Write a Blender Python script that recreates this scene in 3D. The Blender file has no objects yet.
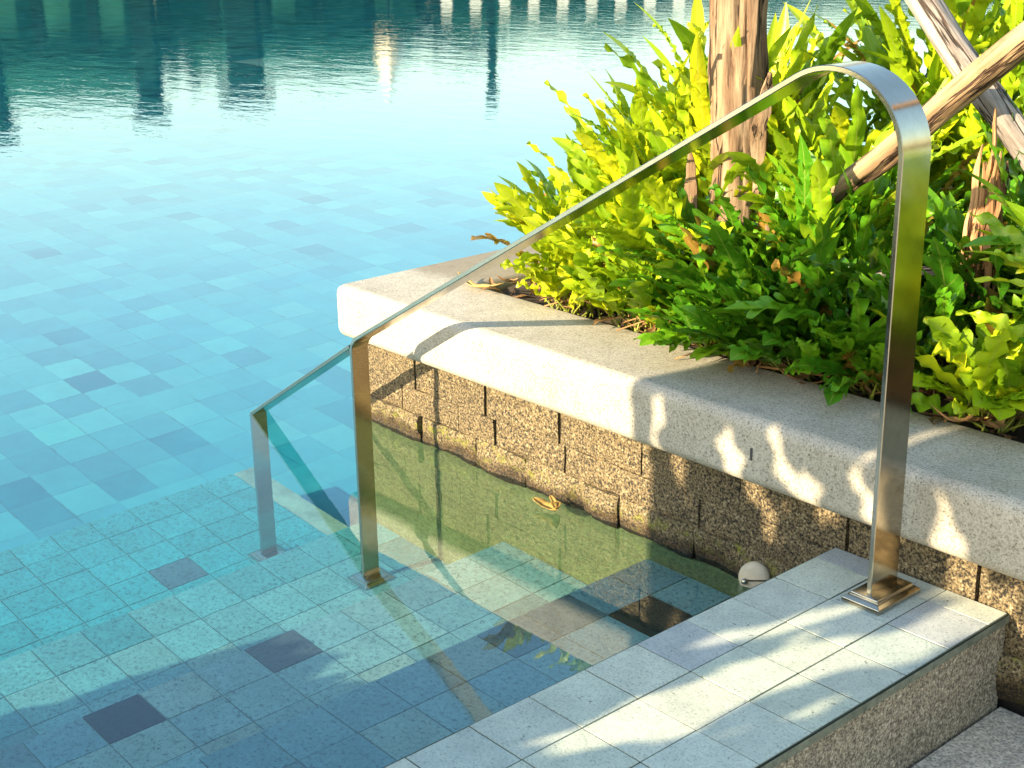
import bpy, bmesh, math, random
from mathutils import Vector, Matrix, noise
R = math.radians
scene = bpy.context.scene
col = scene.collection

# ------------------------------------------------------------------ helpers
def tag(o, label=None, cat=None, group=None, kind=None):
    if label: o['label'] = label
    if cat: o['category'] = cat
    if group: o['group'] = group
    if kind: o['kind'] = kind
    return o

def empty(name, loc):
    o = bpy.data.objects.new(name, None)
    o.empty_display_size = .05
    o.location = loc
    col.objects.link(o)
    return o

class MB:
    """collects verts / faces / material slots / attributes, then links ONE mesh"""
    def __init__(s):
        s.v = []; s.f = []; s.mi = []; s.tint = []; s.rib = []; s.fc = []
    def vert(s, p, tint=0.0, rib=0.0):
        s.v.append(Vector(p)); s.tint.append(tint); s.rib.append(rib); return len(s.v)-1
    def face(s, idx, mi=0, c=None):
        s.f.append(tuple(idx)); s.mi.append(mi); s.fc.append(c)
    def box(s, lo, hi, mi=0, c=None, skip=''):
        x0,y0,z0 = lo; x1,y1,z1 = hi
        i = [s.vert(p) for p in ((x0,y0,z0),(x1,y0,z0),(x1,y1,z0),(x0,y1,z0),(x0,y0,z1),(x1,y0,z1),(x1,y1,z1),(x0,y1,z1))]
        for k,q in {'b':(3,2,1,0),'t':(4,5,6,7),'f':(0,1,5,4),'r':(1,2,6,5),'k':(2,3,7,6),'l':(3,0,4,7)}.items():
            if k not in skip: s.face([i[j] for j in q], mi, c)
    def tube(s, pts, rad, n=10, wob=0.0, seed=0, cap=True, tint=0.0, ridge=0.0, rf=9.0):
        rings = []
        up = Vector((0,0,1))
        for a,p in enumerate(pts):
            p = Vector(p)
            t = (Vector(pts[min(a+1,len(pts)-1)]) - Vector(pts[max(a-1,0)])).normalized()
            ref = Vector((0.13,0.99,0.07)) if abs(t.z) > .6 else up
            sd = t.cross(ref).normalized(); nn = sd.cross(t)
            r = rad[a] if hasattr(rad,'__len__') else rad
            ring = []
            for k in range(n):
                th = 2*math.pi*k/n
                d = sd*math.cos(th)+nn*math.sin(th)
                q = r
                if wob: q *= 1+wob*noise.noise(Vector((p.x*14+d.x*1.3+seed, p.y*14+d.y*1.3, p.z*9+d.z*1.3)))
                if ridge:
                    rr = noise.noise(Vector((d.x*rf*.5+seed*3.1, d.y*rf*.5, d.z*rf*.5+a*.035)))
                    r2 = noise.noise(Vector((d.x*rf*1.4+seed*7.7, d.y*rf*1.4, a*.09)))
                    q -= ridge*(max(0,abs(rr)*-1.0+.16)*5.0 + .35*abs(r2))
                ring.append(s.vert(p+d*q, tint))
            rings.append(ring)
        for a in range(len(rings)-1):
            for k in range(n):
                k2 = (k+1)%n
                s.face((rings[a][k],rings[a][k2],rings[a+1][k2],rings[a+1][k]))
        if cap:
            s.face(rings[0][::-1]); s.face(rings[-1])
    def build(s, name, mats, parent=None, smooth=False, origin=None):
        me = bpy.data.meshes.new(name)
        off = Vector(origin) if origin is not None else Vector((0,0,0))
        me.from_pydata([v-off for v in s.v], [], s.f)
        if not isinstance(mats, (list,tuple)): mats = [mats]
        for m in mats: me.materials.append(m)
        me.polygons.foreach_set('material_index', s.mi)
        me.polygons.foreach_set('use_smooth', [smooth]*len(s.f))
        if any(s.tint) or any(s.rib):
            a = me.attributes.new('tint','FLOAT','POINT'); a.data.foreach_set('value', s.tint)
            a = me.attributes.new('rib','FLOAT','POINT'); a.data.foreach_set('value', s.rib)
        if any(c is not None for c in s.fc):
            a = me.attributes.new('tile_colour','FLOAT_COLOR','FACE')
            flat = []
            for c in s.fc: flat += list(c or (.3,.3,.3))[:3]+[1.0]
            a.data.foreach_set('color', flat)
        me.update()
        o = bpy.data.objects.new(name, me)
        col.objects.link(o)
        if parent is not None:
            o.parent = parent
            o.location = off - parent.location
        else:
            o.location = off
        return o

def bevel(o, w, seg=2, angle=35):
    m = o.modifiers.new('bevel','BEVEL'); m.width = w; m.segments = seg
    m.harden_normals = True; m.limit_method = 'ANGLE'; m.angle_limit = R(angle)
    for p in o.data.polygons: p.use_smooth = True
    return m

# ------------------------------------------------------------------ materials
class NT:
    def __init__(s, name):
        s.m = bpy.data.materials.new(name); s.m.use_nodes = True
        s.t = s.m.node_tree; s.t.nodes.clear()
        s.out = s.n('ShaderNodeOutputMaterial')
    def n(s, typ, **kw):
        nd = s.t.nodes.new(typ)
        for k,v in kw.items():
            if hasattr(nd,k): setattr(nd,k,v)
        return nd
    def l(s, a, b): s.t.links.new(a,b)
    def sv(s, nd, **kw):
        for k,v in kw.items():
            nd.inputs[k.replace('_',' ')].default_value = v
        return nd
    def coord(s, kind='Object', scale=None):
        c = s.n('ShaderNodeTexCoord'); o = c.outputs[kind]
        if scale is not None:
            mp = s.n('ShaderNodeMapping'); s.l(o, mp.inputs['Vector']); mp.inputs['Scale'].default_value = scale
            return mp.outputs['Vector']
        return o
    def noise(s, vec, scale, detail=3, rough=.5, out='Fac'):
        nd = s.n('ShaderNodeTexNoise'); s.l(vec, nd.inputs['Vector'])
        nd.inputs['Scale'].default_value = scale; nd.inputs['Detail'].default_value = detail
        nd.inputs['Roughness'].default_value = rough
        return nd.outputs[out]
    def ramp(s, fac, stops, interp='LINEAR'):
        nd = s.n('ShaderNodeValToRGB'); s.l(fac, nd.inputs['Fac']); cr = nd.color_ramp; cr.interpolation = interp
        while len(cr.elements) < len(stops): cr.elements.new(.5)
        for e,(p,c) in zip(cr.elements, stops):
            e.position = p; e.color = (c,c,c,1) if not hasattr(c,'__len__') else (c[0],c[1],c[2],1)
        return nd.outputs['Color']
    def mix(s, fac, a, b, mode='MIX'):
        nd = s.n('ShaderNodeMix'); nd.data_type = 'RGBA'; nd.blend_type = mode
        for k,v in ((0,fac),(6,a),(7,b)):
            sock = nd.inputs[k]
            if isinstance(v,(int,float)): sock.default_value = v if k == 0 else (v,v,v,1)
            elif isinstance(v,tuple): sock.default_value = (v[0],v[1],v[2],1)
            else: s.l(v, sock)
        return nd.outputs[2]
    def math(s, op, a, b=None, clamp=False):
        nd = s.n('ShaderNodeMath'); nd.operation = op; nd.use_clamp = clamp
        for k,v in enumerate((a,b)):
            if v is None: continue
            if isinstance(v,(int,float)): nd.inputs[k].default_value = v
            else: s.l(v, nd.inputs[k])
        return nd.outputs[0]
    def bump(s, h, strength=.3, dist=.003, normal=None):
        nd = s.n('ShaderNodeBump'); s.l(h, nd.inputs['Height'])
        nd.inputs['Strength'].default_value = strength; nd.inputs['Distance'].default_value = dist
        if normal is not None: s.l(normal, nd.inputs['Normal'])
        return nd.outputs['Normal']
    def pbsdf(s, colr=None, rough=.6, normal=None, metal=0.0, spec=None):
        p = s.n('ShaderNodeBsdfPrincipled')
        if colr is not None:
            if isinstance(colr,tuple): p.inputs['Base Color'].default_value = (colr[0],colr[1],colr[2],1)
            else: s.l(colr, p.inputs['Base Color'])
        if isinstance(rough,(int,float)): p.inputs['Roughness'].default_value = rough
        else: s.l(rough, p.inputs['Roughness'])
        if normal is not None: s.l(normal, p.inputs['Normal'])
        p.inputs['Metallic'].default_value = metal
        if spec is not None: p.inputs['Specular IOR Level'].default_value = spec
        return p
    def done(s, sh):
        s.l(sh if not hasattr(sh,'outputs') else sh.outputs[0], s.out.inputs['Surface']); return s.m

def mat_coping():
    t = NT('cast_coping'); v = t.coord()
    base = t.ramp(t.noise(v,6,4,.6), [(.3,(.50,.455,.375)),(.7,(.60,.55,.46))])
    fine = t.noise(v,330,2,.6)
    spec = t.ramp(fine, [(.30,(.30,.28,.25)),(.40,(.74,.72,.68)),(.56,(.97,.96,.94)),(.72,(1.15,1.13,1.08))])
    c = t.mix(1.0, base, spec, 'MULTIPLY')
    chips = t.ramp(t.noise(v,120,2,.5), [(.27,.35),(.32,1.0)])
    c = t.mix(.45, c, chips, 'MULTIPLY')
    stain = t.ramp(t.noise(v,2.3,5,.65), [(.35,(.78,.78,.74)),(.6,(1,1,1))])
    c = t.mix(.6, c, stain, 'MULTIPLY')
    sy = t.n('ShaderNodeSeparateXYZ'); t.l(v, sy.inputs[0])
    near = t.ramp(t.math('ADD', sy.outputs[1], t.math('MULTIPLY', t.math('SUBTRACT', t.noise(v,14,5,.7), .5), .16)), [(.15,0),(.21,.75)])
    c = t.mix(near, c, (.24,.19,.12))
    run = t.ramp(t.noise(t.coord('Object',(26,26,2.0)),1.0,4,.6), [(.36,(.72,.70,.64)),(.50,(1,1,1))])
    c = t.mix(.35, c, run, 'MULTIPLY')
    return t.done(t.pbsdf(c,.72,t.bump(fine,.35,.002)))

def mat_granite(name, dark, mid, light, moss=0.0, wet=0.0, scale=1.0, bumpd=.0025):
    t = NT(name); v = t.coord()
    f1 = t.noise(v,230*scale,2,.65)
    f2 = t.noise(v,100*scale,3,.6)
    c = t.ramp(f1, [(.40,dark),(.50,mid),(.57,mid),(.68,light)])
    c = t.mix(.55, c, t.ramp(f2,[(.35,(.55,.53,.5)),(.6,(1.15,1.12,1.05))]), 'MULTIPLY')
    big = t.ramp(t.noise(v,5,4,.6),[(.3,(.72,.7,.66)),(.7,(1.12,1.08,1.0))])
    c = t.mix(.7, c, big, 'MULTIPLY')
    if moss:
        z = t.n('ShaderNodeSeparateXYZ'); t.l(v, z.inputs[0])
        zz = t.math('ADD', z.outputs[2], t.math('MULTIPLY', t.math('SUBTRACT', t.noise(v,16,4,.65), .5), .16))
        up = t.ramp(zz, [(.000,0),(.012,1),(.036,1),(.060,0)])
        patch = t.ramp(t.noise(v,42,4,.7),[(.52,0),(.62,1)])
        m = t.math('MULTIPLY', up, patch)
        mc = t.ramp(t.noise(v,180,2,.5),[(.35,(.07,.08,.012)),(.65,(.27,.25,.035))])
        c = t.mix(t.math('MULTIPLY', m, moss), c, mc)
        z3 = t.math('ADD', z.outputs[2], t.math('MULTIPLY', t.math('SUBTRACT', t.noise(v,13,4,.65), .5), .05))
        low = t.ramp(z3, [(.0,(.16,.12,.07)),(.012,(.30,.22,.12)),(.030,(1,1,1))])
        c = t.mix(.9, c, low, 'MULTIPLY')
    return t.done(t.pbsdf(c,.8-wet*.4,t.bump(t.math('ADD',f1,f2),.7,bumpd)))

def mat_tile(name, speck=.6, rough=.62, algae=0.0, s2=110):
    t = NT(name); v = t.coord()
    a = t.n('ShaderNodeAttribute'); a.attribute_name = 'tile_colour'
    f1 = t.noise(v,240,3,.7)
    sp = t.ramp(t.math('MULTIPLY', t.math('ADD', f1, t.noise(v,s2,2,.6)), .5), [(.37,(.34,.37,.38)),(.46,(.90,.90,.90)),(.60,(1.12,1.11,1.07))])
    c = t.mix(speck, a.outputs['Color'], sp, 'MULTIPLY')
    c = t.mix(.75, c, t.ramp(t.noise(v,18,5,.7),[(.3,(.76,.78,.77)),(.65,(1.1,1.09,1.06))]), 'MULTIPLY')
    pits = t.ramp(t.noise(v,85,3,.75), [(.30,.25),(.345,1.0)])
    c = t.mix(.8, c, pits, 'MULTIPLY')
    if algae:
        c = t.mix(t.math('MULTIPLY', t.ramp(t.noise(v,7,5,.7),[(.45,0),(.7,1)]), algae), c, (.16,.19,.06))
    return t.done(t.pbsdf(c,rough,t.bump(t.math('ADD',f1,pits),.3,.0012)))

def mat_floor():
    """far pool floor: stone tiles of uneven tone"""
    t = NT('pool_floor_tiles'); v = t.coord()
    mp = t.n('ShaderNodeMapping'); t.l(v, mp.inputs['Vector']); mp.inputs['Scale'].default_value = (1/.150,1/.128,1)
    sep = t.n('ShaderNodeSeparateXYZ'); t.l(mp.outputs[0], sep.inputs[0])
    fx = t.math('FLOOR', sep.outputs[0]); fy = t.math('FLOOR', sep.outputs[1])
    cb = t.n('ShaderNodeCombineXYZ'); t.l(fx, cb.inputs[0]); t.l(fy, cb.inputs[1])
    wn = t.n('ShaderNodeTexWhiteNoise'); wn.noise_dimensions = '3D'; t.l(cb.outputs[0], wn.inputs['Vector'])
    c = t.ramp(wn.outputs['Value'], [(0,(.01,.20,.30)),(.016,(.012,.24,.34)),(.035,(.05,.33,.42)),(.20,(.055,.38,.47)),(.5,(.075,.48,.54)),(.80,(.09,.54,.58)),(.975,(.15,.64,.65)),(.988,(.12,.66,.64))])  # blue-green of the deep water is put into these tile colours
    gx = t.math('ABSOLUTE', t.math('SUBTRACT', t.math('FRACT', sep.outputs[0]), .5))
    gy = t.math('ABSOLUTE', t.math('SUBTRACT', t.math('FRACT', sep.outputs[1]), .5))
    c = t.mix(t.ramp(t.noise(v,1.3,4,.6),[(.4,0),(.7,.75)]), c, (.025,.48,.62))
    g = t.math('MAXIMUM', t.ramp(gx,[(.478,0),(.488,1)]), t.ramp(gy,[(.474,0),(.486,1)]))
    gm = t.ramp(t.noise(v,3.1,4,.7),[(.44,.02),(.66,.75)])
    c = t.mix(t.math('MULTIPLY',g,gm), c, (.03,.19,.24))
    c = t.mix(.7, c, t.ramp(t.noise(v,9,5,.7),[(.3,(.8,.84,.86)),(.7,(1.12,1.1,1.06))]), 'MULTIPLY')
    return t.done(t.pbsdf(c,.6))

def mat_water():
    t = NT('pool_water'); v = t.coord()
    g = t.n('ShaderNodeBsdfGlass'); g.inputs['IOR'].default_value = 1.333; g.inputs['Roughness'].default_value = 0.0; g.inputs['Color'].default_value = (.80,.98,1,1)
    # ripples: calm in the sheltered corner by the steps, livelier out on the open pool
    ln = t.n('ShaderNodeVectorMath'); ln.operation = 'LENGTH'; t.l(v, ln.inputs[0])
    far = t.ramp(t.math('DIVIDE', ln.outputs['Value'], 30.0), [(0.03,.06),(.09,.16),(.22,.5),(.6,1.0)])
    mp = t.n('ShaderNodeMapping'); t.l(v, mp.inputs['Vector'])
    mp.inputs['Rotation'].default_value = (0,0,R(-49)); mp.inputs['Scale'].default_value = (1.0,2.2,1.0)
    n1 = t.noise(mp.outputs[0], 2.6, 4, .55)
    n2 = t.noise(mp.outputs[0], 9.0, 3, .5)
    h = t.math('ADD', n1, t.math('MULTIPLY', n2, .28))
    h = t.math('MULTIPLY', t.math('SUBTRACT', h, .62), far)
    t.l(t.bump(h,1.0,.0042), g.inputs['Normal'])
    gl = t.n('ShaderNodeBsdfGlossy'); gl.inputs['Roughness'].default_value = 0.0; gl.inputs['Color'].default_value = (1,1,1,1)
    t.l(g.inputs['Normal'].links[0].from_socket, gl.inputs['Normal'])
    mx = t.n('ShaderNodeMixShader'); fr = t.n('ShaderNodeFresnel'); fr.inputs['IOR'].default_value = 1.333; t.l(t.math('MINIMUM', t.math('ADD', t.math('MULTIPLY', fr.outputs[0], 1.0), .02, True), .5), mx.inputs[0])
    t.l(g.outputs[0], mx.inputs[1]); t.l(gl.outputs[0], mx.inputs[2]); t.l(mx.outputs[0], t.out.inputs['Surface'])
    return t.m

def mat_steel():
    t = NT('brushed_steel'); v = t.coord('Object',(30,3,30))
    br = t.noise(v,40,3,.6)
    sm = t.noise(t.coord(),9,4,.7)
    rough = t.math('ADD', t.math('MULTIPLY', br, .16), t.math('MULTIPLY', sm, .14))
    c = t.ramp(t.noise(t.coord(),30,4,.75),[(.22,(.24,.17,.10)),(.34,(.40,.36,.28)),(.8,(.49,.45,.37))])
    p = t.pbsdf(c,rough,t.bump(br,.06,.0006),1.0)
    return t.done(p)

def mat_leaf(name, stops, gloss=.32, trans=.3):
    t = NT(name); v = t.coord()
    a = t.n('ShaderNodeAttribute'); a.attribute_name = 'tint'
    r = t.n('ShaderNodeAttribute'); r.attribute_name = 'rib'
    fac = t.math('ADD', a.outputs['Fac'], t.math('MULTIPLY', t.math('SUBTRACT', t.noise(v,22,3,.6), .5), .38), True)
    c = t.ramp(fac, stops)
    vein = t.ramp(r.outputs['Fac'],[(.90,0),(.98,1)])
    c = t.mix(t.math('MULTIPLY', vein, .5), c, (.46,.50,.10))
    spots = t.ramp(t.noise(v,70,2,.5),[(.24,1),(.28,0)])
    c = t.mix(t.math('MULTIPLY', spots, .7), c, (.10,.05,.01))
    nrm = t.bump(t.noise(v,60,3,.6),.35,.004)
    p = t.pbsdf(c,gloss,nrm)
    tr = t.n('ShaderNodeBsdfTranslucent'); t.l(t.mix(.35,c,(.55,.62,.02)), tr.inputs['Color'])
    mx = t.n('ShaderNodeMixShader'); mx.inputs[0].default_value = trans
    t.l(p.outputs[0], mx.inputs[1]); t.l(tr.outputs[0], mx.inputs[2])
    return t.done(mx)

def mat_wood(name, cols, axis=2, sc=1.0):
    t = NT(name)
    s = [34,34,34]; s[axis] = 2.6
    v = t.coord('Object', tuple(x*sc for x in s))
    g = t.noise(v,1.0,5,.65); g2 = t.noise(v,3.4,4,.7)
    c = t.ramp(g, [(.28,cols[0]),(.42,cols[1]),(.55,cols[2]),(.75,cols[3])])
    c = t.mix(.6, c, t.ramp(g2,[(.32,(.35,.3,.26)),(.5,(1,1,1)),(.8,(1.15,1.12,1.08))]), 'MULTIPLY')
    c = t.mix(.6, c, t.ramp(t.noise(t.coord(),11,4,.6),[(.35,(.62,.58,.55)),(.6,(1.05,1.03,1))]), 'MULTIPLY')
    s2 = [x*.55 for x in s]; s2[axis] = 1.1
    k = t.math('ABSOLUTE', t.math('SUBTRACT', t.noise(t.coord('Object', tuple(s2)),1.0,5,.6), .5))
    crk = t.ramp(k, [(.004,0),(.020,1)])
    c = t.mix(1.0, c, t.mix(crk, (.16,.11,.08), (1.0,1.0,1.0)), 'MULTIPLY')
    hgt = t.math('ADD', t.math('MULTIPLY', t.math('ADD',g,g2), .5), t.math('MULTIPLY', crk, 1.2))
    return t.done(t.pbsdf(c,.85,t.bump(hgt,.9,.006)))

def mat_plain(name, c, rough=.7, var=.35, sc=14, spec=None):
    t = NT(name); v = t.coord()
    lo = tuple(x*(1-var) for x in c); hi = tuple(min(1,x*(1+var)) for x in c)
    return t.done(t.pbsdf(t.ramp(t.noise(v,sc,5,.65),[(.3,lo),(.7,hi)]),rough,t.bump(t.noise(v,sc*6,3,.6),.3,.003),0.0,spec))

M = {}
M['coping'] = mat_coping()
M['stone'] = mat_granite('split_granite',(.012,.010,.008),(.185,.135,.068),(.42,.35,.22))
M['stone_low'] = mat_granite('mossy_granite',(.016,.014,.01),(.20,.15,.075),(.42,.35,.22),moss=.9)
M['gap'] = mat_plain('dark_joint',(.018,.015,.012),.9)
M['wall_wet'] = mat_granite('submerged_wall_stone',(.38,.40,.15),(.50,.51,.21),(.60,.60,.28),scale=.8,bumpd=.001)
M['riser'] = mat_granite('granite_riser',(.13,.115,.09),(.38,.335,.26),(.72,.67,.57),scale=1.15)
M['deck'] = mat_granite('lower_deck_granite',(.42,.39,.33),(.72,.67,.57),(.88,.85,.78),scale=1.0)
M['tile'] = mat_tile('ledge_tile',.6,.62,0,300)
M['tile_wet'] = mat_tile('step_tile',.95,.6,.12)
M['grout'] = mat_plain('grout',(.09,.095,.06),.85)
M['grout_wet'] = mat_plain('grout_submerged',(.36,.50,.38),.85)
M['floor'] = mat_floor()
M['edge'] = mat_plain('mortar_edge',(.17,.185,.14),.85,.45,40)
M['water'] = mat_water()
M['steel'] = mat_steel()
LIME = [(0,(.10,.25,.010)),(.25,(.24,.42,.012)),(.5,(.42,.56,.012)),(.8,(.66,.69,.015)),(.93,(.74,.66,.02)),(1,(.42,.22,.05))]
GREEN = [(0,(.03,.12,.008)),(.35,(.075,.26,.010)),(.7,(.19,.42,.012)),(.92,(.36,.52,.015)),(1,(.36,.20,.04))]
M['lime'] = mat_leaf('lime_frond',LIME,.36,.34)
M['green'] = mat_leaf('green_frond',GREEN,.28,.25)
M['stem'] = mat_plain('frond_stalk',(.22,.24,.03),.5)
M['dry'] = mat_plain('dry_leaf',(.30,.16,.06),.75,.55,30)
M['drylight'] = mat_plain('pale_dry_leaf',(.52,.36,.12),.7,.4,30)
M['soil'] = mat_plain('planter_soil',(.055,.035,.02),.95,.6,25)
M['trunk'] = mat_wood('weathered_trunk',[(.05,.028,.015),(.22,.13,.07),(.35,.235,.14),(.47,.35,.23)])
M['pole'] = mat_wood('weathered_pole',[(.08,.04,.02),(.28,.17,.085),(.42,.28,.15),(.54,.40,.25)],0)
M['polegrey'] = mat_wood('grey_pole',[(.08,.065,.055),(.26,.22,.19),(.40,.35,.31),(.52,.47,.42)],2)
M['strip'] = mat_wood('bark_strip',[(.10,.04,.015),(.32,.15,.06),(.50,.28,.12),(.60,.40,.21)],2)

# ------------------------------------------------------------------ world, sun, camera
SUN_DIR = Vector((.546,2.595,-1.0)).normalized()           # travel direction of the light
el = math.asin(-SUN_DIR.z); az_from = math.atan2(-SUN_DIR.x,-SUN_DIR.y)   # azimuth of the sun, clockwise from +Y
w = bpy.data.worlds.new('World'); scene.world = w; w.use_nodes = True
nt = w.node_tree; nt.nodes.clear()
sky = nt.nodes.new('ShaderNodeTexSky'); sky.sky_type = 'NISHITA'; sky.sun_disc = False
sky.sun_elevation = el; sky.sun_rotation = az_from
sky.air_density = 1.6; sky.dust_density = 1.4; sky.ozone_density = 3.0; sky.altitude = 0
bg = nt.nodes.new('ShaderNodeBackground'); bg.inputs['Strength'].default_value = .15
wo = nt.nodes.new('ShaderNodeOutputWorld')
nt.links.new(sky.outputs[0], bg.inputs[0]); nt.links.new(bg.outputs[0], wo.inputs[0])

sl = bpy.data.lights.new('sun','SUN'); sl.energy = 5.0; sl.angle = R(.5); sl.color = (1.0,.84,.58)
so = bpy.data.objects.new('sun', sl); col.objects.link(so)
so.rotation_euler = SUN_DIR.to_track_quat('-Z','Y').to_euler(); so.location = (-3,-8,6)
sl.cycles.is_caustics_light = True

cam = bpy.data.cameras.new('camera'); co = bpy.data.objects.new('camera', cam); col.objects.link(co)
scene.camera = co
pitch, yaw, roll = .33005, 2.42470, -.0160
CAM = Vector((1.25876,-1.70842,1.14836))
F = Vector((math.cos(yaw)*math.cos(pitch), math.sin(yaw)*math.cos(pitch), -math.sin(pitch)))
Rv = F.cross(Vector((0,0,1))).normalized(); Uv = Rv.cross(F)
c_, s_ = math.cos(roll), math.sin(roll)
R2 = Rv*c_+Uv*s_; U2 = -Rv*s_+Uv*c_
co.matrix_world = Matrix(((R2.x,U2.x,-F.x,CAM.x),(R2.y,U2.y,-F.y,CAM.y),(R2.z,U2.z,-F.z,CAM.z),(0,0,0,1)))
cam.sensor_width = 36; cam.lens = 1419.84/1024*36; cam.clip_start = .05; cam.clip_end = 2000

# ------------------------------------------------------------------ dimensions
L = .1235            # ledge top above the water (z = 0)
T = .316
WALLY = .095         # planter wall face
CF = .051            # coping front
ZB, ZT = .197, .320  # coping underside / top
FLOORZ = -1.12
TREADS = [(-.42,0,-.10),(-.84,-.42,-.35),(-1.33,-.84,-.62),(-1.98,-1.33,-.87)]
Y0 = -1.86           # face of the matching planter on the other side of the steps

# ------------------------------------------------------------------ pool floor, water, terrace
Fh = Vector((math.cos(yaw), math.sin(yaw),0)); Rh = Vector((Fh.y,-Fh.x,0))
def far(d, s, z=0): 
    p = Vector((CAM.x,CAM.y,0)) + Fh*d + Rh*s
    return Vector((p.x,p.y,z))
POOL_D = 24.0
a_, b_ = far(POOL_D,-40), far(POOL_D,40)
m = MB()
def axis_steps(lo, hi, fine_lo, fine_hi, fine, coarse, must=()):
    v = [lo]; x = lo
    while x < hi-1e-6:
        d = fine if fine_lo <= x < fine_hi else coarse
        nx = x+d
        for q in (fine_lo,fine_hi)+tuple(must):
            if x < q-1e-6 and nx > q-1e-6: nx = q
        x = min(nx,hi); v.append(x)
    return v
gxs = axis_steps(-40,16,-6,.15,.25,1.5,(.15,)); gys = axis_steps(-22,40,-3,3,.25,1.5,(.3,))
gi = {}
for i in range(len(gxs)-1):
    for j in range(len(gys)-1):
        if gxs[i] >= .15-1e-6 and gys[j] < .3-1e-6: continue
        cxm, cym = (gxs[i]+gxs[i+1])/2, (gys[j]+gys[j+1])/2
        if (Vector((cxm-CAM.x,cym-CAM.y,0)).dot(Fh)) > POOL_D+1.2: continue
        q = []
        for a,b in ((i,j),(i+1,j),(i+1,j+1),(i,j+1)):
            if (a,b) not in gi: gi[a,b] = m.vert((gxs[a],gys[b],0))
            q.append(gi[a,b])
        m.face(q)
water = m.build('water', M['water'], smooth=True); tag(water, kind='structure')
water.cycles.is_caustics_caster = True
m = MB()
m.face([m.vert((x,y,FLOORZ)) for x,y in ((20,-30),(20,20),(b_.x+2,b_.y+2),(a_.x-2,a_.y+2),(-40,-30))])
floor_o = m.build('pool_floor', M['floor']); tag(floor_o, kind='structure')
# far terrace: pool edge wall then paving out to the horizon
m = MB()
p0,p1,p2,p3 = far(POOL_D,-60),far(POOL_D,60),far(900,700),far(900,-700)
m.face([m.vert((q.x,q.y,.12)) for q in (p0,p1,p2,p3)])
m.face([m.vert((p0.x,p0.y,-1.3)),m.vert((p1.x,p1.y,-1.3)),m.vert((p1.x,p1.y,.12)),m.vert((p0.x,p0.y,.12))])
M['terrace'] = mat_plain('far_terrace_paving',(.07,.10,.07),.9,.25,1.5,0.0)
tag(m.build('terrace', M['terrace']), kind='structure')
# ground to the near side
m = MB()
m.face([m.vert(p) for p in ((T+.001,-60,-.036),(80,-60,-.036),(80,.094,-.036),(T+.001,.094,-.036))])
tag(m.build('lower_deck', M['deck']), kind='structure')
# two pale square covers on the pool floor
def floor_cover(px, py, label):
    c = Vector((px,py,FLOORZ))
    e = empty('floor_cover', c); tag(e, label, 'cover', 'pale square covers on the pool floor')
    m = MB(); m.box((px-.30,py-.24,FLOORZ+.002),(px+.30,py+.24,FLOORZ+.025)); o = m.build('plate', M['cover'], e, origin=c); bevel(o,.006)
    m = MB(); m.box((px-.34,py-.28,FLOORZ+.001),(px+.34,py+.28,FLOORZ+.012)); m.build('frame', M['coverframe'], e, origin=c)
M['cover'] = mat_plain('pale_cover',(.50,.92,.90),.5,.08,4)
M['coverframe'] = mat_plain('cover_frame',(.30,.72,.70),.5,.1)
floor_cover(-9.2,4.83,'pale square cover on the pool floor, the left one of the two')
floor_cover(-13.9,12.2,'pale square cover on the pool floor, the farther one near the top edge')

# ------------------------------------------------------------------ pool steps
rnd = random.Random(5)
def wet_colour(x):
    b = rnd.random()
    k = .90+.20*rnd.random()
    base = (.40,.57,.55)
    if b < .05: base = (.16,.23,.25)
    elif b < .16: base = (.28,.38,.38)
    elif b < .40: base = (.31,.48,.50)
    elif b > .86: base = (.48,.58,.50)
    # the water's blue depth tint is put into the tile colour, stronger on lower treads
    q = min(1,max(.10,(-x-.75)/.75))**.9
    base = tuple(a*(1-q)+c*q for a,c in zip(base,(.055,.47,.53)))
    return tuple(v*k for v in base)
def tile_sheet(m, x0,x1,y0,y1,z,dx,dy,ox,oy,colf,gap=.0016,h=.004,stagger=0, mi=0):
    i0 = math.floor((x0-ox)/dx)-1
    xs = []
    k = i0
    while ox+k*dx < x1-1e-4:
        a = max(x0,ox+k*dx); b = min(x1,ox+(k+1)*dx)
        if b-a > .006: xs.append((a,b,k))
        k += 1
    for a,b,k in xs:
        off = oy + (stagger*dy if k%2 else 0)
        j = math.floor((y0-off)/dy)-1
        while off+j*dy < y1-1e-4:
            c = max(y0,off+j*dy); d = min(y1,off+(j+1)*dy)
            if d-c > .006:
                g = gap*(.7+.7*rnd.random())
                hh = h+rnd.uniform(-.0006,.0006)
                m.box((a+g,c+g,z),(b-g,d-g,z+hh),mi,colf((a+b)/2,(c+d)/2),skip='b')
            j += 1
darks = [(-.79,-.82,(.03,.045,.075)),(-.79,-.50,(.11,.125,.145)),(-.26,-.03,(.045,.04,.035)),(-.2,-.52,(.07,.10,.11)),(-1.6,-.25,(.10,.22,.27))]
def step_col(x,y):
    for dx_,dy_,c in darks:
        if abs(x-dx_)<.054 and abs(y-dy_)<.054: return c
    return wet_colour(x)
m = MB()
for k,(x0,x1,z) in enumerate(TREADS):
    m.box((x0+.002,Y0-.06,FLOORZ-.02),(x1-.0 if k else -.001,WALLY+.06,z-.004),1,(.2,.2,.2),skip='b')
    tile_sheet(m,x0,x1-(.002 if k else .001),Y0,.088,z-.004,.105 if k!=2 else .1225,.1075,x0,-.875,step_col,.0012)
steps = m.build('pool_steps',[M['tile_wet'],M['grout_wet']]); tag(steps, kind='structure')

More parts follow.
